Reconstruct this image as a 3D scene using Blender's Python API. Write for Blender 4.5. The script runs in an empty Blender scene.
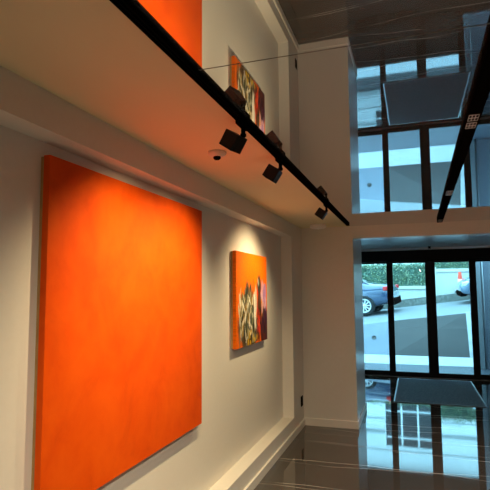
import bpy, bmesh, math, random
import numpy as np
from mathutils import Vector, Matrix

random.seed(7)
rng = np.random.default_rng(11)
SC = bpy.context.scene
COL = SC.collection
PI = math.pi

# ------------------------------------------------------------------ helpers
class MB:
    """collects shapes into one bmesh and links them as one mesh object"""
    def __init__(self):
        self.bm = bmesh.new()
    def box(self, x0, x1, y0, y1, z0, z1, mi=0, mat=None):
        vs = [self.bm.verts.new((x, y, z)) for z in (z0, z1) for y in (y0, y1) for x in (x0, x1)]
        if mat is not None:
            for v in vs: v.co = mat @ v.co
        for f in ((0, 2, 3, 1), (4, 5, 7, 6), (0, 1, 5, 4), (2, 6, 7, 3), (0, 4, 6, 2), (1, 3, 7, 5)):
            fc = self.bm.faces.new([vs[i] for i in f]); fc.material_index = mi
        return vs
    def prism(self, pts, a, b, axis='y', mi=0):
        """closed outline pts extruded from a to b along axis"""
        def P(p, t):
            return {'x': (t, p[0], p[1]), 'y': (p[0], t, p[1]), 'z': (p[0], p[1], t)}[axis]
        A = [self.bm.verts.new(P(p, a)) for p in pts]; B = [self.bm.verts.new(P(p, b)) for p in pts]
        n = len(pts)
        fs = [self.bm.faces.new(A), self.bm.faces.new(B[::-1])]
        for i in range(n):
            fs.append(self.bm.faces.new([A[i], B[i], B[(i + 1) % n], A[(i + 1) % n]]))
        for f in fs: f.material_index = mi
    def lathe(self, prof, n=32, mat=None, mi=0, smooth=True):
        """profile [(r, z)] spun about z; ends close when r is 0"""
        rings = []
        for r, z in prof:
            if r < 1e-6:
                rings.append([self.bm.verts.new((0, 0, z))])
            else:
                rings.append([self.bm.verts.new((r * math.cos(2 * PI * k / n), r * math.sin(2 * PI * k / n), z)) for k in range(n)])
        for a, b in zip(rings, rings[1:]):
            for k in range(n):
                q = [a[k % len(a)], a[(k + 1) % len(a)], b[(k + 1) % len(b)], b[k % len(b)]]
                u = []
                for v in q:
                    if v not in u: u.append(v)
                if len(u) > 2:
                    f = self.bm.faces.new(u); f.material_index = mi; f.smooth = smooth
        if mat is not None:
            for r in rings:
                for v in r: v.co = mat @ v.co
    def build(self, name, mat, parent=None, bevel=0.0, seg=2, loc=None, rot=None, smooth=False):
        bmesh.ops.recalc_face_normals(self.bm, faces=self.bm.faces[:])
        me = bpy.data.meshes.new(name)
        self.bm.to_mesh(me); self.bm.free()
        for m in (mat if isinstance(mat, (list, tuple)) else [mat]): me.materials.append(m)
        o = bpy.data.objects.new(name, me); COL.objects.link(o)
        if smooth:
            for p in me.polygons: p.use_smooth = True
        if parent is not None: o.parent = parent
        if loc is not None: o.location = loc
        if rot is not None: o.rotation_euler = rot
        if bevel > 0:
            b = o.modifiers.new('bevel', 'BEVEL'); b.width = bevel; b.segments = seg; b.limit_method = 'ANGLE'
        return o

def tag(o, label=None, cat=None, group=None, kind=None):
    if label: o['label'] = label
    if cat: o['category'] = cat
    if group: o['group'] = group
    if kind: o['kind'] = kind
    return o

def thing(name, loc=(0, 0, 0), rot=(0, 0, 0), label=None, cat=None, group=None):
    o = bpy.data.objects.new(name, None); COL.objects.link(o)
    o.location = loc; o.rotation_euler = rot
    o.empty_display_size = 0.1
    return tag(o, label, cat, group)

def struct(o, label=None, cat=None):
    return tag(o, label, cat, None, 'structure')

def copy_tree(o, parent=None):
    c = o.copy(); COL.objects.link(c)
    if parent is not None:
        c.parent = parent
    for ch in list(o.children): copy_tree(ch, c)
    return c

# ------------------------------------------------------------------ materials
def mat(name, col, rough=0.6, metal=0.0, spec=0.5, ior=None, coat=0.0):
    m = bpy.data.materials.new(name); m.use_nodes = True
    b = m.node_tree.nodes['Principled BSDF']
    b.inputs['Base Color'].default_value = (*col, 1)
    b.inputs['Roughness'].default_value = rough
    b.inputs['Metallic'].default_value = metal
    b.inputs['Specular IOR Level'].default_value = spec
    if ior: b.inputs['IOR'].default_value = ior
    if coat: b.inputs['Coat Weight'].default_value = coat
    return m

class NT:
    def __init__(self, m):
        self.t = m.node_tree; self.n = self.t.nodes; self.b = self.n['Principled BSDF']
    def new(self, typ, **kw):
        n = self.n.new(typ)
        for k, v in kw.items():
            if k in n.inputs.keys(): n.inputs[k].default_value = v
            else: setattr(n, k, v)
        return n
    def link(self, a, b): self.t.links.new(a, b)
    def coords(self, scale=(1, 1, 1), rot=(0, 0, 0)):
        tc = self.new('ShaderNodeTexCoord'); mp = self.new('ShaderNodeMapping')
        mp.inputs['Scale'].default_value = scale; mp.inputs['Rotation'].default_value = rot
        self.link(tc.outputs['Object'], mp.inputs['Vector'])
        return mp.outputs['Vector']
    def noise(self, vec, scale, detail=4, rough=0.55, dist=0.0):
        n = self.new('ShaderNodeTexNoise')
        n.inputs['Scale'].default_value = scale; n.inputs['Detail'].default_value = detail
        n.inputs['Roughness'].default_value = rough; n.inputs['Distortion'].default_value = dist
        self.link(vec, n.inputs['Vector'])
        return n.outputs['Fac']
    def ramp(self, fac, stops):
        r = self.new('ShaderNodeValToRGB'); e = r.color_ramp.elements
        while len(e) < len(stops): e.new(0.5)
        for q, (p, c) in zip(e, stops): q.position = p; q.color = (*c, 1)
        self.link(fac, r.inputs['Fac'])
        return r.outputs['Color']
    def mix(self, fac, a, b, mode='MIX'):
        m = self.new('ShaderNodeMix', data_type='RGBA', blend_type=mode)
        for s, v in ((m.inputs[0], fac), (m.inputs[6], a), (m.inputs[7], b)):
            if hasattr(v, 'links'): self.link(v, s)
            elif isinstance(v, (int, float)): s.default_value = v
            else: s.default_value = (*v, 1)
        return m.outputs[2]
    def bump(self, h, strength=0.2, dist=0.01):
        b = self.new('ShaderNodeBump'); b.inputs['Strength'].default_value = strength; b.inputs['Distance'].default_value = dist
        self.link(h, b.inputs['Height']); self.link(b.outputs['Normal'], self.b.inputs['Normal'])

def noisy(name, c0, c1, scale, rough=0.7, bump=0.0, detail=4, stretch=(1, 1, 1), **kw):
    m = mat(name, c0, rough, **kw); t = NT(m)
    f = t.noise(t.coords(stretch), scale, detail)
    t.link(t.ramp(f, [(0.3, c0), (0.7, c1)]), t.b.inputs['Base Color'])
    if bump: t.bump(f, bump, 0.004)
    return m

M = {}
M['wall'] = noisy('wall_paint', (0.79, 0.765, 0.705), (0.81, 0.785, 0.725), 30, 0.6, 0.03)
M['wall_satin'] = noisy('wall_paint_satin', (0.79, 0.76, 0.69), (0.81, 0.78, 0.71), 30, 0.26, 0.01)
M['skirting'] = mat('skirting_paint', (0.88, 0.85, 0.77), 0.35)
M['soffit'] = mat('soffit_bounce_tint', (0.80, 0.73, 0.48), 0.7)  # white soffit, orange bounce from the canvas tinted into its colour
M['vest'] = mat('vestibule_paint', (0.82, 0.83, 0.83), 0.24)

# lacquered mirror ceiling
m = mat('lacquer_ceiling', (0.67, 0.70, 0.74), 0.012, metal=0.92); M['mirror'] = m

# dark polished marble with thin pale veins running across
m = mat('marble', (0.03, 0.025, 0.02), 0.03, ior=1.75); t = NT(m); M['marble'] = m
cl = t.noise(t.coords((0.5, 1.4, 1)), 1.7, 6, 0.6, 0.4)
base = t.ramp(cl, [(0.25, (0.050, 0.042, 0.035)), (0.75, (0.076, 0.065, 0.055))])
def vein(scale, rot, half, dist, off):
    w_ = t.new('ShaderNodeTexWave', wave_type='BANDS', bands_direction='Y', wave_profile='SAW')
    w_.inputs['Scale'].default_value = scale; w_.inputs['Distortion'].default_value = dist
    w_.inputs['Detail'].default_value = 3; w_.inputs['Detail Scale'].default_value = 1.1; w_.inputs['Detail Roughness'].default_value = 0.45
    w_.inputs['Phase Offset'].default_value = off
    t.link(t.coords((0.55, 1, 1), (0, 0, rot)), w_.inputs['Vector'])
    s = t.new('ShaderNodeMath', operation='SUBTRACT'); t.link(w_.outputs['Fac'], s.inputs[0]); s.inputs[1].default_value = 0.5
    a = t.new('ShaderNodeMath', operation='ABSOLUTE'); t.link(s.outputs[0], a.inputs[0])
    return t.ramp(a.outputs[0], [(0.0, (1, 1, 1)), (half, (0, 0, 0))])
v1 = vein(0.55, 0.10, 0.0095, 5.0, 0.0)
v2 = vein(0.46, -0.12, 0.0075, 6.0, 2.1)
brk = t.ramp(t.noise(t.coords((0.8, 1, 1)), 1.9, 2), [(0.36, (0, 0, 0)), (0.54, (1, 1, 1))])
vv = t.mix(1.0, t.mix(1.0, v1, v2, 'ADD'), brk, 'MULTIPLY')
sep = t.new('ShaderNodeSeparateColor'); t.link(vv, sep.inputs[0])
c = t.mix(sep.outputs[0], base, (0.75, 0.69, 0.61))
# tile joints, 1.2 m slabs
br = t.new('ShaderNodeTexBrick'); br.offset = 0.0
br.inputs['Scale'].default_value = 1.0; br.inputs['Mortar Size'].default_value = 0.0016
br.inputs['Brick Width'].default_value = 1.2; br.inputs['Row Height'].default_value = 1.2
t.link(t.coords(), br.inputs['Vector'])
c = t.mix(br.outputs['Fac'], c, (0.022, 0.017, 0.013))
t.link(c, t.b.inputs['Base Color'])

M['black'] = mat('black_metal', (0.004, 0.004, 0.004), 0.5, spec=0.0)
M['head'] = mat('spotlight_black', (0.010, 0.011, 0.012), 0.5, spec=0.25)
M['frame'] = mat('door_frame_black', (0.004, 0.005, 0.007), 0.4, spec=0.2)
M['alu'] = mat('aluminium', (0.36, 0.37, 0.38), 0.4, metal=1.0)
M['plastic'] = mat('white_plastic', (0.78, 0.76, 0.72), 0.45)
M['white'] = mat('bright_white_plastic', (0.88, 0.87, 0.85), 0.4)
M['dark_plastic'] = mat('dark_plastic', (0.004, 0.004, 0.004), 0.5, spec=0.0)
M['wood'] = noisy('stretcher_wood', (0.42, 0.25, 0.09), (0.55, 0.34, 0.13), 14, 0.6, stretch=(6, 6, 1))

def emit(name, col, s):
    m = mat(name, (0.8, 0.8, 0.8), 0.3); b = m.node_tree.nodes['Principled BSDF']
    b.inputs['Emission Color'].default_value = (*col, 1); b.inputs['Emission Strength'].default_value = s
    return m
M['led'] = emit('led_lens', (1, 0.9, 0.75), 0.55)
M['led_red'] = emit('indicator', (1, 0.95, 0.85), 0.5)
M['lamp'] = emit('lit_lens', (1, 0.8, 0.5), 2.0)

# clear glass, faintly blue-green
m = bpy.data.materials.new('pane_glass'); m.use_nodes = True; M['glass'] = m
n = m.node_tree.nodes; n.clear(); L = m.node_tree.links
out = n.new('ShaderNodeOutputMaterial'); mx = n.new('ShaderNodeMixShader'); tr = n.new('ShaderNodeBsdfTransparent'); gl = n.new('ShaderNodeBsdfGlossy'); fr = n.new('ShaderNodeFresnel')
tr.inputs['Color'].default_value = (0.76, 0.90, 0.93, 1); gl.inputs['Roughness'].default_value = 0.0; fr.inputs['IOR'].default_value = 1.5
L.new(fr.outputs[0], mx.inputs[0]); L.new(tr.outputs[0], mx.inputs[1]); L.new(gl.outputs[0], mx.inputs[2]); L.new(mx.outputs[0], out.inputs[0])

# ------------------------------------------------------------------ room measures (metres)
H = 2.439            # ceiling
XW = -1.338          # face of the left wall's frame
XB = -1.465          # back of its recess
Y1 = 6.219           # end wall and beam
XC = -0.690          # edge of the end wall
YR = 7.265
YD = 10.15           # door line
ZL = 0.211           # recess ledge
ZT = 2.285           # recess head
YE = 5.68            # recess end
XR = 3.6
YB = -2.6
XS = -0.7185         # soffit meets the mirror ceiling, behind the track

# floor: one slab to the door line
b = MB(); b.box(-2.2, XR, YB, YD + 0.12, -0.1, 0); struct(b.build('floor', M['marble']))

# left wall: recess back, ledge, head and end of the frame
b = MB()
b.box(-1.70, XB, YB, Y1 + 1.0, 0, H)
b.box(XB, XW, YB, Y1, 0, ZL)
b.box(XB, XW, YB, Y1, ZT, H)
b.box(XB, XW, YE, Y1, ZL, ZT)
struct(b.build('wall_left', M['wall']))
# end wall with its return, beam over the opening, wall beyond the opening
b = MB()
b.box(XB, XC, Y1, YR, 0, H + 0.10)
b.box(XC, 2.9, Y1, Y1 + 0.25, 2.283, H + 0.10)
b.box(2.9, XR, Y1, YR, 0, H + 0.10)
struct(b.build('wall_front', M['wall_satin'], bevel=0.003))
b = MB(); b.box(XR, XR + 0.15, YB, YD + 0.12, 0, H); struct(b.build('wall_right', M['wall']))
b = MB(); b.box(-1.70, XR + 0.15, YB - 0.15, YB, 0, H); struct(b.build('wall_back', M['wall']))
# vestibule left side and the wall around the doors
b = MB(); b.box(-1.95, -1.70, YR - 0.1, YD + 0.1, 0, 2.47); struct(b.build('wall_vestibule', M['vest']))
b = MB()
b.box(-3.5, -1.70, YD + 0.1, YD + 0.3, 0, 3.3); b.box(2.25, 6.5, YD, YD + 0.3, 0, 3.3); b.box(-1.70, 2.25, YD, YD + 0.3, 2.413, 3.3)
struct(b.build('wall_entrance', M['vest']))

# baseboards
def skirting(name, pts, h=0.08):
    b = MB(); b.prism(pts, 0, h, 'z'); return struct(b.build(name, M['skirting'], bevel=0.003))
skirting('baseboard_left', [(XW, YB), (XW + 0.018, YB), (XW + 0.018, Y1 - 0.018), (XW, Y1 - 0.018)])
skirting('baseboard_front', [(XW, Y1 - 0.018), (XC + 0.014, Y1 - 0.018), (XC + 0.014, YR), (XC, YR), (XC, Y1), (XW, Y1)], 0.09)

# ceilings: matt soffit by the wall, mirror lacquer over the room, plain over the vestibule
b = MB(); b.box(-1.70, XS, YB, Y1, H, H + 0.10); struct(b.build('ceiling', M['soffit']))
b = MB(); b.box(XS, XR, YB, Y1, H, H + 0.10); struct(b.build('ceiling', M['mirror']))
b = MB(); b.box(-1.95, XR, Y1 + 0.25, YD, 2.455, 2.56); struct(b.build('ceiling', M['vest']))
# welded seam across the mirror film
b = MB(); b.box(XS, XR - 0.01, 1.5768, 1.5785, H - 0.0012, H); struct(b.build('trim_1', mat('seam', (0.22, 0.19, 0.16), 0.5)))

# ------------------------------------------------------------------ entrance doors
def pane(b): return b
def leaf(name, x0, x1, y, stl, str_, z1=2.2, handle=None):
    o = bpy.data.objects.new(name, None); COL.objects.link(o); o.location = (x0, y, 0); struct(o)
    w = x1 - x0
    b = MB(); b.box(0, stl, 0, 0.045, 0.004, z1); b.build('stile', M['frame'], o)
    b = MB(); b.box(w - str_, w, 0, 0.045, 0.004, z1); b.build('stile', M['frame'], o)
    b = MB(); b.box(stl, w - str_, 0, 0.045, 0.004, 0.09); b.build('rail', M['frame'], o, 0.004)
    b = MB(); b.box(stl, w - str_, 0, 0.045, z1 - 0.035, z1); b.build('rail', M['frame'], o, 0.004)
    b = MB(); b.box(stl - 0.005, w - str_ + 0.005, 0.017, 0.027, 0.085, z1 - 0.03); b.build('pane', M['glass'], o)
    return o
leaf('window_1', -1.70, -0.43, YD + 0.055, 0.06, 0.06)
leaf('door_1', -0.492, 0.3049, YD, 0.115, 0.086)
leaf('door_2', 0.3051, 1.108, YD, 0.092, 0.116)
leaf('window_2', 1.05, 2.25, YD + 0.055, 0.06, 0.06)
b = MB(); b.box(-1.70, 2.25, YD - 0.02, YD + 0.10, 2.2, 2.413); b.box(-1.70, 2.25, YD - 0.026, YD - 0.02, 2.205, 2.235)
struct(b.build('trim_2', M['frame'], bevel=0.004))
b = MB(); b.box(-1.70, 2.25, YD - 0.05, YD + 0.11, 0.0, 0.004)
struct(b.build('trim_3', M['alu']))
# small motion sensor hung from the vestibule ceiling
s = thing('ceiling_motion_sensor', (0.305, 9.82, 2.455), label='small black motion sensor with a pale tip above the sliding doors', cat='sensor')
b = MB(); b.lathe([(0, 0), (0.022, 0), (0.022, -0.05), (0, -0.05)], 20); b.build('housing', M['black'], s)
b = MB(); b.lathe([(0, -0.05), (0.016, -0.05), (0.012, -0.064), (0, -0.066)], 20); b.build('tip', M['plastic'], s)

# doormat
m = noisy('mat_pile', (0.075, 0.082, 0.094), (0.19, 0.20, 0.215), 55, 0.95, 0.6, 6, spec=0.15); M['mat'] = m
d = thing('doormat', (0, 0, 0), label='dark grey entrance mat with metal edging before the sliding doors', cat='doormat')
x0, x1, y0, y1 = -0.341, 0.920, 7.848, 9.929
b = MB(); b.box(x0 + 0.02, x1 - 0.02, y0 + 0.02, y1 - 0.02, 0.0005, 0.010); b.build('pile', M['mat'], d)
for e in ((x0, x0 + 0.02, y0, y1), (x1 - 0.02, x1, y0, y1), (x0 + 0.02, x1 - 0.02, y0, y0 + 0.02), (x0 + 0.02, x1 - 0.02, y1 - 0.02, y1)):
    b = MB(); b.box(*e, 0.0005, 0.011); b.build('edge_strip', mat('edge_rubber', (0.16, 0.17, 0.18), 0.5) if e[2] == y0 and e[3] < y1 else M['alu'], d, 0.002)

# ------------------------------------------------------------------ paintings
XP = -1.417
def painting(name, y0, y1, z0, z1, canvas_mat, label, paint=None, ny=8, nz=8):
    t_ = thing(name, (XB, (y0 + y1) / 2, z0), label=label, cat='painting')
    w, h = y1 - y0, z1 - z0; D = XP - XB; back = 0.018
    bm = bmesh.new()
    grid = [[bm.verts.new((D, -w / 2 + w * i / ny, h * j / nz)) for i in range(ny + 1)] for j in range(nz + 1)]
    for j in range(nz):
        for i in range(ny):
            bm.faces.new([grid[j][i], grid[j][i + 1], grid[j + 1][i + 1], grid[j + 1][i]])
    rim = [grid[0][i] for i in range(ny + 1)] + [grid[j][ny] for j in range(1, nz + 1)] + [grid[nz][i] for i in range(ny - 1, -1, -1)] + [grid[j][0] for j in range(nz - 1, 0, -1)]
    bk = [bm.verts.new((back, v.co.y, v.co.z)) for v in rim]
    n = len(rim)
    for i in range(n): bm.faces.new([rim[i], bk[i], bk[(i + 1) % n], rim[(i + 1) % n]])
    bmesh.ops.recalc_face_normals(bm, faces=bm.faces[:])
    me = bpy.data.meshes.new('canvas'); bm.to_mesh(me); bm.free(); me.materials.append(canvas_mat)
    if paint is not None:
        at = me.color_attributes.new('paint', 'FLOAT_COLOR', 'POINT')
        for i, v in enumerate(me.vertices):
            u = min(max((v.co.y + w / 2) / w, 0), 1); k = min(max(1 - v.co.z / h, 0), 1)
            c = paint[min(int(k * paint.shape[0]), paint.shape[0] - 1), min(int(u * paint.shape[1]), paint.shape[1] - 1)]
            at.data[i].color = (*c, 1)
    o = bpy.data.objects.new('canvas', me); COL.objects.link(o); o.parent = t_
    for e in ((-w / 2 + 0.004, w / 2 - 0.004, 0.004, 0.045), (-w / 2 + 0.004, w / 2 - 0.004, h - 0.045, h - 0.004), (-w / 2 + 0.004, -w / 2 + 0.045, 0.045, h - 0.045), (w / 2 - 0.045, w / 2 - 0.004, 0.045, h - 0.045)):
        b = MB(); b.box(0.0005, back + 0.004, *e); b.build('stretcher_bar', M['wood'], t_)
    return t_

# large plain orange canvas, brushy mottling
m = mat('orange_paint', (0.9, 0.12, 0.003), 0.6, spec=0.12); t = NT(m)
f1 = t.noise(t.coords((1, 1, 0.8)), 3.2, 6, 0.62, 0.6); f2 = t.noise(t.coords((1, 1, 0.85)), 9, 6, 0.6, 0.3)
c = t.ramp(f1, [(0.28, (0.62, 0.056, 0.0008)), (0.5, (0.76, 0.080, 0.001)), (0.74, (0.84, 0.110, 0.002))])
c = t.mix(t.ramp(f2, [(0.42, (0, 0, 0)), (0.75, (0.55, 0.55, 0.55))]), c, (0.86, 0.118, 0.004))
t.link(c, t.b.inputs['Base Color']); t.bump(f2, 0.12, 0.003)
painting('painting', 1.668, 3.246, 0.745, 2.222, m, 'large square orange canvas hanging in the lit wall recess')

# smaller abstract: orange ground, dark and pale strokes rising from the bottom
def lin(r, g, b_): return np.array([((v / 255) ** 2.2) for v in (r, g, b_)])
N = 150
art = np.zeros((N, N, 3)); art[:] = lin(250, 112, 3)
yy, xx = np.mgrid[0:N, 0:N] / N
art *= (0.92 + 0.16 * rng.random((N, N, 1)) * 0.6)
def stroke(cx, cy, a, ln, wd, col, alpha=0.9):
    dx, dy = xx - cx, yy - cy
    p = dx * math.cos(a) + dy * math.sin(a); q = -dx * math.sin(a) + dy * math.cos(a)
    k = (p / ln) ** 2 + (q / wd) ** 2 + 0.25 * np.sin(40 * q + 9 * p)
    w_ = np.clip((1.15 - k) * 2.5, 0, 1)[..., None] * alpha
    art[:] = art * (1 - w_) + col * w_
def mass(n, x0, x1, y0, y1, pal, ln=(0.03, 0.11), wd=(0.008, 0.03), tilt=(1.2, 1.9)):
    for _ in range(n):
        stroke(rng.uniform(x0, x1), rng.uniform(y0, y1), rng.uniform(*tilt), rng.uniform(*ln), rng.uniform(*wd), lin(*pal[rng.integers(len(pal))]), rng.uniform(0.6, 1))
G = [(70, 78, 52), (38, 42, 36), (120, 122, 90), (168, 160, 120), (208, 200, 170), (54, 66, 60), (92, 70, 40), (150, 120, 50)]
stroke(0.30, 0.74, 1.57, 0.34, 0.24, lin(62, 66, 48)); stroke(0.22, 0.70, 1.45, 0.22, 0.10, lin(90, 92, 66)); stroke(0.45, 0.86, 1.57, 0.16, 0.28, lin(58, 52, 40)); stroke(0.36, 0.62, 1.5, 0.30, 0.12, lin(88, 84, 58)); stroke(0.52, 0.75, 1.6, 0.30, 0.10, lin(70, 60, 44))
mass(110, 0.07, 0.60, 0.48, 0.98, G); mass(22, 0.10, 0.55, 0.5, 0.95, [(18, 20, 18), (28, 32, 30)], (0.03, 0.09), (0.006, 0.02), (0.9, 2.2)); mass(22, 0.28, 0.5, 0.36, 0.60, G)
mass(26, 0.10, 0.56, 0.5, 0.95, [(225, 222, 205), (240, 236, 220)], (0.03, 0.08), (0.005, 0.014), (0.9, 2.2))
stroke(0.56, 0.66, 1.55, 0.22, 0.035, lin(232, 228, 214)); stroke(0.60, 0.52, 1.5, 0.16, 0.03, lin(190, 180, 170))
stroke(0.86, 0.56, 1.5, 0.25, 0.13, lin(196, 150, 170)); stroke(0.90, 0.45, 1.7, 0.12, 0.06, lin(178, 130, 190)); stroke(0.80, 0.66, 1.5, 0.14, 0.05, lin(226, 140, 40))
stroke(0.71, 0.62, 1.57, 0.34, 0.075, lin(42, 40, 32)); stroke(0.71, 0.34, 1.5, 0.10, 0.075, lin(44, 52, 46)); stroke(0.68, 0.31, 1.3, 0.05, 0.02, lin(150, 160, 150))
stroke(0.88, 0.84, 1.5, 0.22, 0.15, lin(40, 22, 40)); stroke(0.94, 0.72, 1.4, 0.12, 0.06, lin(70, 30, 60))
mass(18, 0.64, 0.78, 0.42, 0.95, [(30, 32, 28), (70, 60, 40), (150, 70, 30), (190, 40, 30)])
mass(9, 0.62, 0.74, 0.68, 0.9, [(214, 44, 30), (232, 80, 40)], (0.03, 0.06), (0.01, 0.02))
mass(9, 0.32, 0.62, 0.84, 0.98, [(226, 180, 30), (200, 160, 40)], (0.02, 0.05), (0.01, 0.025))
mass(10, 0.78, 0.98, 0.74, 0.98, [(26, 18, 30), (60, 30, 50), (120, 50, 40)])
mass(8, 0.76, 0.96, 0.40, 0.62, [(210, 170, 190), (160, 120, 170), (230, 180, 150)], (0.04, 0.09), (0.01, 0.03))
art *= (0.86 + 0.28 * rng.random((N, N, 1)))
m = mat('abstract_paint', (1, 1, 1), 0.55, spec=0.15); t = NT(m)
ca = t.new('ShaderNodeVertexColor'); ca.layer_name = 'paint'; t.link(ca.outputs[0], t.b.inputs['Base Color'])
painting('painting', 3.964, 4.892, 1.165, 1.992, m, 'small abstract canvas with dark strokes rising on an orange ground', np.clip(art, 0, 1), N, N)

# ------------------------------------------------------------------ track with spotlights
ZTB = H - 0.021
b = MB()
b.prism([(-0.7355, H), (-0.7355, ZTB), (-0.7285, ZTB), (-0.7285, ZTB + 0.008), (-0.7215, ZTB + 0.008), (-0.7215, ZTB), (-0.7155, ZTB), (-0.7155, ZTB + 0.008), (-0.7085, ZTB + 0.008), (-0.7085, ZTB), (-0.7015, ZTB), (-0.7015, H)], YB + 0.1, 6.0, 'y')
tr_ = thing('track_rail', (0, 0, 0), label='long black ceiling track rail carrying the three spotlights', cat='track')
b.build('rail', M['black'], tr_)
b = MB(); b.box(-0.7365, -0.7005, 6.0, 6.018, ZTB - 0.001, H); b.build('end_cap', M['black'], tr_, 0.002)

def spotlight(y, aim, label):
    """head hangs on a stem and turns to aim (world point on the wall)"""
    o = thing('track_spotlight', (-0.7185, y, ZTB), label=label, cat='spotlight', group='spotlights on the black track')
    b = MB(); b.box(-0.017, 0.017, -0.06, 0.06, -0.016, -0.0005); b.build('adapter', M['black'], o, 0.002)
    b = MB(); b.lathe([(0, -0.016), (0.010, -0.016), (0.010, -0.045), (0.014, -0.048), (0.014, -0.060), (0.008, -0.064), (0, -0.064)], 18); b.build('stem', M['black'], o)
    c = Vector((-0.050, 0, -0.079)); d_ = (Vector(aim) - (Vector(o.location) + c)).normalized()
    h_ = bpy.data.objects.new('lamp_head', None)
    x = d_; z = Vector((0, 0, 1)) - x * x.z; z.normalize(); yv = z.cross(x)
    R_ = Matrix((x, yv, z)).transposed().to_4x4()
    s_ = 0.040
    b = MB(); b.box(-s_, s_, -s_, s_, -s_, s_)
    # square mouth recessed for the lens
    f = max(b.bm.faces, key=lambda q: q.calc_center_median().x)
    r = bmesh.ops.inset_individual(b.bm, faces=[f], thickness=0.006)
    bmesh.ops.translate(b.bm, verts=f.verts[:], vec=(-0.012, 0, 0))
    hd = b.build('lamp_head', M['head'], o, 0.003)
    hd.matrix_local = Matrix.Translation(c) @ R_
    b = MB(); b.lathe([(0, 0), (0.030, 0), (0.033, 0.004), (0, 0.004)], 24, Matrix.Translation((s_ - 0.012, 0, 0)) @ Matrix.Rotation(PI / 2, 4, 'Y')); b.build('lens', M['lamp'], hd)
    return o, Vector(o.location) + c + d_ * (s_ + 0.004), d_

def lamp(name, p, d_, power, ang, blend, col=(1, 0.75, 0.40), rad=0.03):
    l = bpy.data.lights.new(name, 'SPOT'); l.energy = power; l.spot_size = math.radians(ang); l.spot_blend = blend; l.color = col; l.shadow_soft_size = rad
    o = bpy.data.objects.new(name, l); COL.objects.link(o); o.location = p
    o.rotation_euler = d_.to_track_quat('-Z', 'Y').to_euler()
    return o
SPOT_P = 77
for y, aim, lab, pw, an in (
    (2.12, (XP, 2.30, 1.35), 'black square spotlight aimed at the large orange canvas, nearest of the three', SPOT_P, 112),
    (2.80, (XP, 2.78, 1.35), 'black square spotlight in the middle of the track, between the other two heads', SPOT_P, 112),
    (4.44, (XP, 4.42, 1.45), 'black square spotlight closest to the end wall, lighting the small abstract canvas', SPOT_P * 1.1, 108)):

    o, p, d_ = spotlight(y, aim, lab)
    lamp('spot_lamp', p, d_, pw, an, 1.0)

# unseen warm fill lamps added in line with the linear profile
for y in (1.0, -0.8):
    lamp('profile_and_fill_lamp', Vector((0.26, y, H - 0.034)), Vector((0.0, 0.35, -1)), 195, 150, 1.0, (1, 0.82, 0.58), 0.03)

for y, pw, an in ((2.42, 60, 110), (4.2, 130, 84), (5.75, 80, 70)):
    lamp('profile_and_fill_lamp', Vector((0.29, y, H - 0.034)), Vector((0.0, 0.0, -1)), pw, an, 0.9, (1, 0.88, 0.74), 0.02)

# flat magnetic profile on the right with square led modules
ang = -0.0075
pr_ = thing('linear_light_rail', (0.2885, 3.6, H - 0.0006), (0, 0, ang), label='wide black linear light profile with small square lens modules', cat='track light')
b = MB(); b.prism([(-0.0285, 0), (-0.0285, -0.03), (-0.0245, -0.03), (-0.0245, -0.026), (0.0245, -0.026), (0.0245, -0.03), (0.0285, -0.03), (0.0285, 0)], -5.9, 2.42, 'y'); b.build('housing', M['black'], pr_)
def module(y, both=True):
    b = MB(); b.box(-0.0235, 0.0235, y - 0.13, y + 0.13, -0.0295, -0.0262); mo = b.build('light_module', M['dark_plastic'], pr_, 0.001)
    for q in (-0.055, 0.055):
        b = MB(); b.box(-0.0215, 0.0215, y + q - 0.043, y + q + 0.043, -0.0302, -0.0296); rf = b.build('reflector', M['plastic'], mo)
        for i in range(3):
            for j in range(2):
                b = MB(); cx, cy = -0.0138 + i * 0.0138, y + q - 0.0205 + j * 0.041
                b.box(cx - 0.0048, cx + 0.0048, cy - 0.014, cy + 0.014, -0.0306, -0.0303); b.build('lens', M['dark_plastic'], rf)
for y in (-1.18, 0.60, 2.27): module(y)
b = MB(); b.box(-0.022, 0.022, -5.88, -5.0, -0.029, -0.0262); b.build('cover', M['dark_plastic'], pr_)
b = MB(); b.box(-0.0285, 0.0285, 2.42, 2.428, -0.03, 0); b.build('end_cap', M['black'], pr_, 0.001)

# ------------------------------------------------------------------ small fittings
s = thing('smoke_detector', (-1.033, 2.58, H), label='small white smoke detector with a dark underside on the soffit', cat='smoke detector')
b = MB(); b.lathe([(0, 0), (0.052, 0), (0.054, -0.010), (0.046, -0.022), (0.030, -0.028), (0, -0.028)], 36); b.build('base', M['plastic'], s)
b = MB(); b.lathe([(0, -0.028), (0.020, -0.028), (0.022, -0.036), (0.015, -0.044), (0, -0.044)], 28); b.build('sensor', M['dark_plastic'], s)
s = thing('ceiling_sensor', (-1.065, 5.93, H), label='round white ceiling disc by the end wall near the track end', cat='sensor')
b = MB(); b.lathe([(0, 0), (0.098, 0), (0.100, -0.020), (0.094, -0.038), (0.060, -0.048), (0, -0.050)], 40); b.build('base', M['white'], s)
b = MB(); b.lathe([(0, -0.0495), (0.008, -0.050), (0.008, -0.053), (0, -0.054)], 14); b.build('indicator_light', M['led_red'], s)

s = thing('wall_socket', (XW, 6.08, 0.315), label='small black wall socket above the baseboard in the corner', cat='socket')
b = MB(); b.box(0.0003, 0.009, -0.045, 0.045, -0.06, 0.06); b.build('face_plate', M['dark_plastic'], s, 0.003)
b = MB(); b.lathe([(0, 0.009), (0.024, 0.009), (0.022, 0.0125), (0.017, 0.0125), (0.016, 0.0095), (0, 0.0095)], 24, Matrix.Rotation(PI / 2, 4, 'Y')); b.build('outlet', M['black'], s)

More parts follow.
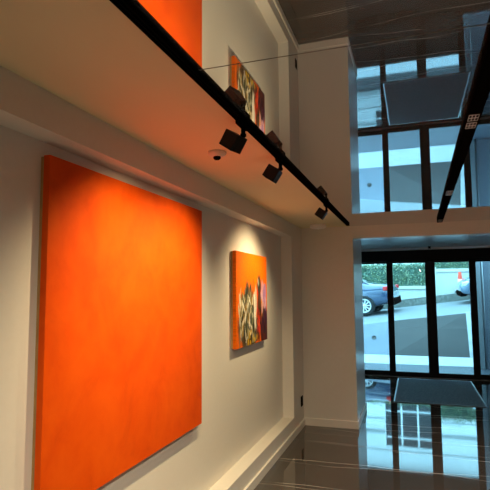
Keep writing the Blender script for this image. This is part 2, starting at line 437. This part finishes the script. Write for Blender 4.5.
# ------------------------------------------------------------------ outside
def street_z(x, y): return 0.895 + 0.12 * x + 0.038 * (y - 14.0)
M['paving'] = noisy('dark_paving', (0.050, 0.058, 0.075), (0.068, 0.078, 0.098), 6, 0.45)
M['stone'] = noisy('pale_stone', (0.34, 0.35, 0.35), (0.44, 0.45, 0.45), 4, 0.6, detail=6, stretch=(0.6, 2, 1))
M['asphalt'] = noisy('asphalt', (0.145, 0.155, 0.165), (0.19, 0.20, 0.205), 9, 0.75, 0.1)
M['concrete'] = noisy('pale_concrete', (0.17, 0.19, 0.23), (0.20, 0.22, 0.26), 3, 0.7)
M['slate'] = noisy('dark_slate', (0.046, 0.041, 0.039), (0.060, 0.052, 0.048), 2.2, 0.55, stretch=(0.5, 1, 3))
M['render'] = noisy('wall_render', (0.50, 0.52, 0.50), (0.60, 0.61, 0.58), 2.5, 0.85)
M['coping'] = noisy('coping_stone', (0.56, 0.56, 0.49), (0.64, 0.63, 0.55), 6, 0.8)
M['pale_grey'] = mat('pale_grey_paint', (0.30, 0.31, 0.33), 0.6)
M['moss'] = noisy('mossy_stone', (0.10, 0.11, 0.10), (0.24, 0.25, 0.22), 12, 0.9)
M['facade'] = noisy('facade_render', (0.80, 0.82, 0.82), (0.88, 0.89, 0.88), 1.2, 0.85)
M['dark_glass'] = mat('dark_window', (0.02, 0.024, 0.028), 0.08)
M['muntin'] = mat('white_paint', (0.85, 0.86, 0.86), 0.5)
M['sky_screen'] = mat('sky_screen_dark', (0.014, 0.011, 0.009), 0.8, spec=0.0)  # near-black for the added beam, so it reflects dark

b = MB(); b.box(-6.5, 6.5, YD + 0.12, 11.78, -0.12, 0.0); struct(b.build('pavement', M['paving']))
b = MB(); b.box(-6.5, 6.5, 11.78, 13.34, -0.12, 0.004); struct(b.build('pavement_band', M['stone']))
# sloping bank between forecourt and street: leaning wall, dark slate on one stretch
def bank(name, x0, x1, ma, dz=0.0, n=1):
    b = MB()
    A = []
    for x in (x0, x1):
        zt = street_z(x, 13.95) + dz
        A.append([b.bm.verts.new(p) for p in ((x, 13.34, 0.0), (x, 13.90, zt), (x, 14.02, zt), (x, 14.02, -0.1), (x, 13.34, -0.1))])
    for i in range(5): b.bm.faces.new([A[0][i], A[0][(i + 1) % 5], A[1][(i + 1) % 5], A[1][i]])
    b.bm.faces.new(A[0]); b.bm.faces.new(A[1][::-1])
    return b
struct(bank('x', -7, -0.58, None).build('retaining_wall', M['concrete']))
o = struct(bank('x', -0.58, 1.235, None).build('retaining_wall_slate', M['slate']))
struct(bank('x', 1.235, 1.34, None, 0.02).build('retaining_wall_post', M['stone']))
struct(bank('x', 1.34, 7, None).build('retaining_wall_end', M['concrete']))
b = MB(); b.lathe([(0, 0), (0.06, 0), (0.06, 0.012), (0.045, 0.014), (0.045, 0.006), (0, 0.006)], 24)
v = tag(b.build('drain_cover', M['slate'], loc=(-1.03, 13.62, 0.405), rot=(math.radians(57), 0, 0)), 'small dark round vent set in the pale sloping wall outside', 'vent')
# street surface, sloping up across the view
b = MB()
P4 = [(-14, 14.02), (14, 14.02), (14, 19.2), (-14, 19.2)]
top = [b.bm.verts.new((x, y, street_z(x, y))) for x, y in P4]; bot = [b.bm.verts.new((x, y, -2.5)) for x, y in P4]
b.bm.faces.new(top); b.bm.faces.new(bot[::-1])
for i in range(4): b.bm.faces.new([top[i], bot[i], bot[(i + 1) % 4], top[(i + 1) % 4]])
struct(b.build('street', M['asphalt']))
# boundary wall in two heights, mossy foot, coping, pier
YW = 19.45
def slanted(x0, x1, y0, y1, zb0, zb1, zt0, zt1):
    b = MB(); b.prism([(x0, zb0), (x1, zb1), (x1, zt1), (x0, zt0)], y0, y1, 'y'); return b
w = thing('boundary_wall', (0, YW, 0), label='pale rendered street wall with stone coping under the hedge', cat='wall')
def wp(name, b, ma): 
    o = b.build(name, ma, w); o.location = (0, -YW, 0); return o
sz = lambda x: street_z(x, 19.2)
wp('panel', slanted(-10, 0.66, YW, YW + 0.3, sz(-10) - 0.3, sz(0.66) - 0.3, 1.68, 1.68), M['render'])
wp('panel', slanted(0.80, 9, YW, YW + 0.3, sz(0.8) - 0.3, sz(9) - 0.3, 2.29, 2.29), M['render'])
struct(slanted(-10, 9, YW - 0.60, YW, sz(-10) - 0.4, sz(9) - 0.4, sz(-10) + 0.25, sz(9) + 0.25).build('sidewalk', M['moss']))
wp('coping', slanted(-10, 0.66, YW - 0.05, YW + 0.35, 1.68, 1.68, 1.79, 1.79), M['coping'])
wp('coping', slanted(0.80, 9, YW - 0.05, YW + 0.35, 2.29, 2.29, 2.40, 2.40), M['coping'])
wp('pier', slanted(0.66, 0.80, YW - 0.06, YW + 0.36, 0.8, 0.8, 2.46, 2.46), M['coping'])

# hedges: leaves as small bent quads over a dark core
leafm = noisy('hedge_leaf', (0.15, 0.25, 0.19), (0.34, 0.42, 0.24), 5, 0.6)
corem = mat('hedge_core', (0.10, 0.20, 0.16), 0.9)
def hedge(x0, x1, z0, z1, n, label):
    o = thing('hedge', (0, YW + 0.85, z0), label=label, cat='hedge')
    b = MB(); b.box(x0, x1, -0.28, 0.5, -0.4, z1 - z0 - 0.10); b.build('stems', corem, o)
    bm = bmesh.new(); r = random.Random(int(x0 * 10) + 3)
    for k in range(n):
        x = r.uniform(x0, x1); u = r.random()
        if u < 0.6: y = -0.30 + r.gauss(0, 0.05); z = r.uniform(0, z1 - z0)
        else: y = r.uniform(-0.32, 0.5); z = z1 - z0 + r.gauss(-0.03, 0.07)
        if u > 0.97: z += r.uniform(0, 0.12)
        q = Matrix.Rotation(r.uniform(0, 6.28), 3, 'Z') @ Matrix.Rotation(r.uniform(-1.2, 1.2), 3, 'X')
        l, wd = r.uniform(0.05, 0.10), r.uniform(0.018, 0.035)
        vs = [bm.verts.new(Vector((x, y, z)) + q @ Vector(p)) for p in ((0, -l / 2, 0), (wd, 0, 0.008), (0, l / 2, 0), (-wd, 0, 0.008))]
        bm.faces.new(vs)
    me = bpy.data.meshes.new('foliage'); bm.to_mesh(me); bm.free(); me.materials.append(leafm)
    f = bpy.data.objects.new('foliage', me); COL.objects.link(f); f.parent = o
    return o
hedge(-7, 0.68, 1.79, 2.60, 15000, 'clipped green hedge above the lower stretch of street wall')
hedge(0.78, 7, 2.40, 3.05, 10000, 'green hedge above the taller stretch of street wall')

# cars: sedan heading to -x, rear at the origin
paint_a = mat('dark_blue_paint', (0.045, 0.075, 0.14), 0.22, spec=0.6, coat=1.0)
paint_b = mat('blue_grey_paint', (0.09, 0.15, 0.22), 0.22, spec=0.6, coat=1.0)
M['car_glass'] = mat('car_glass', (0.03, 0.04, 0.05), 0.04, spec=0.9)
M['tire'] = mat('tire_rubber', (0.012, 0.012, 0.013), 0.8)
M['rim'] = mat('alloy', (0.62, 0.64, 0.66), 0.3, metal=0.8)
M['tail'] = mat('tail_lens', (0.65, 0.03, 0.03), 0.15)
M['headlens'] = mat('head_lens', (0.75, 0.8, 0.82), 0.08)
def car(loc, paint, label, yaw=0.0):
    o = thing('car', loc, (0.038, -math.atan(0.12), yaw), label, 'car', 'parked cars')
    # station: s from rear, half width, bottom, shoulder, top, half width of top
    S = [(0.00, .70, .42, .60, .66, .60), (0.05, .80, .33, .74, .86, .66), (0.20, .87, .28, .84, .93, .70), (0.45, .89, .26, .86, .955, .70), (0.70, .90, .22, .88, 1.00, .66),
         (1.05, .90, .20, .90, 1.17, .60), (1.45, .90, .18, .91, 1.34, .58), (1.95, .90, .18, .91, 1.42, .58), (2.50, .90, .18, .91, 1.43, .58), (2.95, .90, .18, .90, 1.33, .58),
         (3.35, .90, .18, .90, 1.10, .62), (3.62, .90, .20, .87, .95, .68), (4.05, .88, .22, .80, .88, .66), (4.40, .84, .24, .70, .77, .60), (4.58, .76, .30, .60, .66, .54), (4.64, .66, .38, .52, .56, .48)]
    bm = bmesh.new(); rings = []
    for s, w_, zb, zs, zt, wt in S:
        half = [(0.0, zb), (w_ * .92, zb), (w_, zb + (zs - zb) * .35), (w_ * 1.0, zb + (zs - zb) * .7), (w_ * .965, zs), (wt + (w_ * .965 - wt) * .12, zs + (zt - zs) * .86), (wt * .8, zt - .004), (0, zt + .01)]
        full = half + [(-y, z) for y, z in half[-2:0:-1]]
        rings.append([bm.verts.new((-s, y, z)) for y, z in full])
    n = len(rings[0]); glass = []
    for ri, (a, c) in enumerate(zip(rings, rings[1:])):
        for k in range(n):
            f = bm.faces.new([a[k], a[(k + 1) % n], c[(k + 1) % n], c[k]]); f.smooth = True
            if k in (4, n - 6 + 1) and 5 <= ri <= 9: glass.append(f)
            if k in (5, 6, 7, 8) and ri in (4, 5): glass.append(f)
            if k in (5, 6, 7, 8) and ri in (9, 10): glass.append(f)
    bm.faces.new(rings[0][::-1]); bm.faces.new(rings[-1])
    # the panes sit a little proud of the body
    gm = bmesh.new()
    bm.normal_update()
    for f in glass:
        ce = f.calc_center_median()
        nn = f.normal if f.normal.dot(ce - Vector((ce.x, 0, 0.7))) > 0 else -f.normal
        gm.faces.new([gm.verts.new(ce + (v.co - ce) * 0.93 + nn * 0.008) for v in f.verts])
    for nm, q, ma in (('body', bm, paint), ('window', gm, M['car_glass'])):
        if nm == 'body': bmesh.ops.recalc_face_normals(q, faces=q.faces[:])
        me = bpy.data.meshes.new(nm); q.to_mesh(me); q.free(); me.materials.append(ma)
        c = bpy.data.objects.new(nm, me); COL.objects.link(c); c.parent = o
        if nm == 'body':
            sd = c.modifiers.new('smooth', 'SUBSURF'); sd.levels = 1; sd.render_levels = 2
    b = MB(); b.box(-0.20, -0.005, -0.80, 0.80, 0.24, 0.50); b.build('bumper', M['dark_plastic'], o, 0.04)
    b = MB(); b.box(-4.66, -4.45, -0.66, 0.66, 0.24, 0.42); b.build('bumper', M['dark_plastic'], o, 0.04)
    for sy in (-1, 1):
        b = MB(); b.box(-0.27, -0.015, sy * 0.60 if sy > 0 else -0.885, 0.885 if sy > 0 else -0.60, 0.73, 0.86); b.build('tail_light', M['tail'], o, 0.03)
        b = MB(); b.box(-4.55, -4.22, 0.48 if sy > 0 else -0.80, 0.80 if sy > 0 else -0.48, 0.56, 0.70); b.build('head_light', M['headlens'], o, 0.04)
        for sx in (-0.92, -3.72):
            b = MB(); prof = [(0.205, -0.10), (0.30, -0.105), (0.325, -0.07), (0.33, 0), (0.325, 0.07), (0.30, 0.105), (0.205, 0.10), (0.205, -0.10)]
            wm = Matrix.Translation((sx, sy * 0.82, 0.33)) @ Matrix.Rotation(PI / 2, 4, 'X')
            b.lathe(prof, 40, wm); wo = b.build('wheel', M['tire'], o)
            b = MB(); b.lathe([(0.180, 0.085), (0.206, 0.108), (0.222, 0.108), (0.222, 0.098)], 40, wm if sy < 0 else wm @ Matrix.Rotation(PI, 4, 'X'))
            for k in range(10):
                a = 2 * PI * k / 10
                R_ = (wm if sy < 0 else wm @ Matrix.Rotation(PI, 4, 'X')) @ Matrix.Rotation(a, 4, 'Z')
                b.box(0.03, 0.21, -0.016, 0.016, 0.085, 0.103, mat=R_)
            b.lathe([(0, 0.106), (0.045, 0.106), (0.05, 0.08)], 20, wm if sy < 0 else wm @ Matrix.Rotation(PI, 4, 'X'))
            b.build('rim', M['rim'], wo)
            b = MB(); b.lathe([(0, 0.02), (0.20, 0.02)], 24, wm if sy < 0 else wm @ Matrix.Rotation(PI, 4, 'X')); b.build('brake_disc', M['dark_plastic'], wo)
    return o
car((-0.46, 17.2, street_z(-0.46, 17.2)), paint_a, 'dark blue sedan parked outside, its rear wheel and red tail light in view', math.radians(-7))
car((6.02, 17.55, street_z(6.02, 17.55)), paint_b, 'blue grey car parked outside beside the traffic cone, only its nose in view')

# traffic cone
cz = street_z(1.57, 19.2) + 0.25 + 0.02
k = thing('traffic_cone', (1.57, 19.2, cz), label='orange traffic cone standing by the street wall behind the car nose', cat='traffic cone')
b = MB(); b.box(-0.17, 0.17, -0.17, 0.17, -0.02, 0.03); b.build('base', mat('cone_black', (0.03, 0.03, 0.03), 0.8), k, 0.01)
co = mat('cone_orange', (0.85, 0.07, 0.03), 0.5)
b = MB(); b.lathe([(0.13, 0.03), (0.125, 0.05), (0.055, 0.68), (0.045, 0.72), (0, 0.72)], 28); b.build('cone', co, k)
b = MB(); b.lathe([(0.098, 0.30), (0.1, 0.30), (0.082, 0.46), (0.080, 0.46)], 28); b.build('band', M['muntin'], k)

# pilaster and glazed strip beside the entrance outside
p_ = thing('pilaster', (1.20, 11.45, 0), label='pale grey pilaster with a downpipe outside the right glass panel', cat='pilaster')
b = MB(); b.box(0, 0.135, 0, 0.5, 0.004, 3.0); b.build('shaft', M['pale_grey'], p_, 0.004)
b = MB(); b.box(0.135, 2.0, 0.12, 0.5, 0.004, 3.0); b.build('panel', M['concrete'], p_)
b = MB(); b.lathe([(0, 0.0), (0.02, 0.0), (0.02, 2.99), (0, 2.99)], 18, Matrix.Translation((0.175, 0.09, 0.006))); b.build('downpipe', M['alu'], p_)
# dark beam on posts, added out of view to keep sky from floor reflections
b = MB(); b.box(-6.5, 6.5, 13.72, 13.84, 2.98, 4.1); struct(b.build('sky_screen_beam', M['sky_screen']))
b = MB(); b.box(-6.5, -6.3, 13.7, 13.86, -0.1, 2.98); b.box(6.3, 6.5, 13.7, 13.86, -0.1, 2.98); struct(b.build('sky_screen_column', M['sky_screen']))

# building across the street
YF = 24.0
bl = thing('building', (0, YF, 0), label='pale house across the street with a large white barred window', cat='building')
b = MB()
wx0, wx1, wz0, wz1 = -1.415, 0.624, 3.10, 5.35
for q in ((-9, wx0, 0, 7.1), (wx1, 9, 0, 7.1), (wx0, wx1, 0, wz0), (wx0, wx1, wz1, 7.1)): b.box(q[0], q[1], 0, 0.4, q[2], min(q[3], 6.35))
b.box(-9, 9, 0.4, 4, 0, 6.35)
b.build('wall', M['facade'], bl)
b = MB(); b.prism([(-0.35, 6.35), (4.2, 6.35), (4.2, 7.3), (0.1, 7.1)], -9.2, 9.2, 'x'); b.build('roof', mat('roof_slate', (0.10, 0.105, 0.11), 0.7), bl)
for z0, z1, x0, x1 in ((4.66, 4.80, -9, wx0 - 0.05), (4.66, 4.80, wx1 + 0.05, 9), (4.14, 4.18, -9, wx0 - 0.05), (4.14, 4.18, wx1 + 0.05, 9), (5.50, 5.54, -9, 9)):
    b = MB(); b.box(x0, x1, -0.03, -0.0005, z0, z1); b.build('string_course', mat('band_grey', (0.34, 0.38, 0.38), 0.8), bl)
b = MB()
b.box(wx0 + 0.01, wx1 - 0.01, 0.14, 0.16, wz0 + 0.01, wz1 - 0.01); wn = b.build('window', M['dark_glass'], bl)
for x in (-0.723, -0.022):
    b = MB(); b.box(x - 0.04, x + 0.04, 0.08, 0.139, wz0 + 0.01, wz1 - 0.01); b.build('muntin', M['muntin'], wn)
for z in (3.815, 4.967):
    b = MB(); b.box(wx0 + 0.02, wx1 - 0.02, 0.09, 0.138, z - 0.035, z + 0.035); b.build('glazing_bar', M['muntin'], wn)

# ------------------------------------------------------------------ light
W = bpy.data.worlds.new('sky'); SC.world = W; W.use_nodes = True
bg = W.node_tree.nodes['Background']; bg.inputs['Color'].default_value = (0.45, 0.80, 1.0, 1); bg.inputs['Strength'].default_value = 8.5

# ------------------------------------------------------------------ camera
cam = bpy.data.cameras.new('camera'); cam.sensor_width = 36; cam.lens = 36 * 497.8844 / 490; cam.clip_end = 200
co_ = bpy.data.objects.new('camera', cam); COL.objects.link(co_)
r, u, f = Vector((0.94748319, 0.31972655, -0.00710937)), Vector((0.03607206, -0.08475531, 0.99574863)), Vector((-0.31776472, 0.94371154, 0.09183743))
co_.matrix_world = Matrix.Translation((0, 0, 1.65)) @ Matrix((r, u, -f)).transposed().to_4x4()
SC.camera = co_

SC.view_settings.view_transform = 'Standard'; SC.view_settings.look = 'None'
SC.view_settings.exposure = 0.0; SC.view_settings.gamma = 1.0; SC.view_settings.use_curve_mapping = False
SC.cycles.max_bounces = 14; SC.cycles.diffuse_bounces = 6; SC.cycles.glossy_bounces = 6; SC.cycles.transparent_max_bounces = 12
SC.cycles.sample_clamp_indirect = 6.0
SC.cycles.blur_glossy = 0.3
